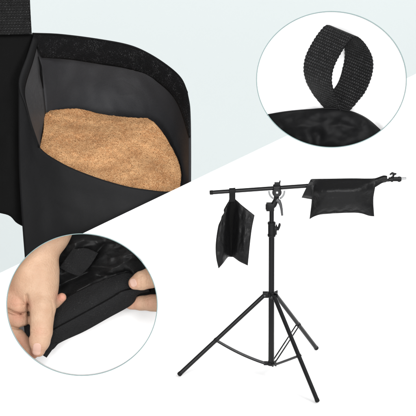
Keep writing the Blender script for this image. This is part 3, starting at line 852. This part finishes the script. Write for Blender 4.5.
LS = thing('sandbag', 'black saddle sandbag folded in two and hanging from the left boom end', 'sandbag', T(231, 262))
def book(tc, bc, lc, rc, side):
    Gf = coons(Cc(tc), Cc(bc), Cc(lc), Cc(rc), 34, 60); Gb = Gf.copy()
    for j in range(60):
        for i in range(34):
            s, t = i/33, j/59
            e = math.sin(math.pi*s)**0.7*math.sin(math.pi*min(1, t*1.0))**0.6
            u, v = Gf[j, i, :2]
            w = (1.6*fbm((u, v*0.6, 60+side), 0.09, 3)+0.8*(1-2*abs(fbm((u, v*0.5, 80+side), 0.16, 2))))*min(1, 5*min(s, 1-s))*min(1, 6*min(t, 1-t))
            fold = 0.7*math.sin((u-(232+side*10))*0.8+0.05*v)*math.exp(-((s-0.5)/0.3)**2)*min(1, 5*min(t, 1-t))
            Gf[j, i, 2] += 6.0*e + w + fold; Gb[j, i, 2] -= 5.0*e
    return Gf, Gb
Gf, Gb = book([(228.3, 201.5, 2), (231.2, 199, 0)], [(218.5, 268.6, 10), (223, 263.6, 7), (228.0, 257.4, -1), (230.6, 256.8, -4)],
              [(228.3, 201.5, 2), (225.4, 206.4, 4), (223.6, 210.2, 6), (224.0, 212.6, 6), (221.6, 216.4, 7), (221.0, 219.2, 7), (218.2, 226, 8), (215.6, 245, 10), (216.2, 258, 10), (218.5, 268.6, 10)],
              [(231.2, 199, 0), (231.2, 215, -6), (231, 240, -6), (230.6, 256.6, -4)], -1)
pillow('left_pouch', Gf, Gb, M['hung'], LS)
Gf, Gb = book([(232.6, 199, 0), (236.4, 200.2, 1), (241.5, 204.8, 4), (254.6, 215.2, 10)], [(231.4, 256.8, -4), (233.2, 257.3, -2), (239.5, 261.7, 4), (247.8, 265.6, 10)],
              [(232.6, 199, 0), (232, 215, -6), (231.8, 240, -6), (231.4, 256.6, -4)],
              [(254.6, 215.2, 10), (252, 228, 10), (250.2, 242, 10), (247.8, 265.6, 10)], 1)
pillow('right_pouch', Gf, Gb, M['hung'], LS)
# centre web and loop over the boom
G = coons(Cc([(228.8, 200, 0.5), (236.2, 200, 0.5)]), Cc([(228.6, 256.8, -5), (233.2, 257, -5)]), Cc([(228.8, 200, 0.5), (228.6, 256.8, -5)]), Cc([(236.2, 200, 0.5), (235, 225, -5), (233.2, 257, -5)]), 10, 40)
sheet('centre_web', G, M['black'], LS, thick=1.0)
loop = []
for k in range(41):
    t = k/40
    if t < 0.3: q = (202-9.5*(t/0.3), 1.2+2.0*(t/0.3))
    elif t > 0.7: q = (192.5+9.5*((t-0.7)/0.3), -3.2+2.2*((t-0.7)/0.3))
    else:
        a = (t-0.3)/0.4*math.pi; q = (192.0-2.9*math.sin(a)-0.5, 3.2*math.cos(a))
    loop.append(q)
G = np.zeros((8, 41, 3))
for j in range(8):
    for i, (v, f) in enumerate(loop):
        u = 229.2+6.2*j/7-0.006*(200-v); G[j, i] = wplane(u, v-0.06*j, f)
sheet('webbing_loop', G, M['binding'], LS, thick=0.9, offset=0)

# ------------------------------------------------------------------ light
w = bpy.data.worlds.new('World'); SC.world = w; w.use_nodes = True
bg = w.node_tree.nodes['Background']; bg.inputs[0].default_value = (1, 1, 1, 1); bg.inputs[1].default_value = 0.42
def area(name, loc, target, size, power):
    l = bpy.data.lights.new(name, 'AREA'); l.shape = 'SQUARE'; l.size = size; l.energy = power
    o = bpy.data.objects.new(name, l); COL.objects.link(o); o.location = loc
    o.rotation_euler = (Vector(target)-Vector(loc)).to_track_quat('-Z', 'Y').to_euler()
area('softbox_key', (1.8, -2.2, 3.5), (0, 0, 1), 1.1, 52)
for x_, z_, p_ in ((-1.9, 2.4, 220), (1.9, 2.4, 220), (0.0, 4.9, 120)):
    area('softbox_front', (x_, -6.0, z_), (0, 0, 1), 2.0, p_)

cam = bpy.data.cameras.new('camera'); co_ = bpy.data.objects.new('camera', cam); COL.objects.link(co_)
co_.location = CAM; co_.rotation_euler = (ORI-CAM).to_track_quat('-Z', 'Y').to_euler()
cam.sensor_width = 36; cam.lens = 36*DIST/416.0
cam.clip_start = 1.0; cam.clip_end = 200
SC.camera = co_
SC.view_settings.view_transform = 'Standard'; SC.view_settings.look = 'None'
SC.view_settings.exposure = 0.0; SC.view_settings.gamma = 1.0
SC.render.film_transparent = False
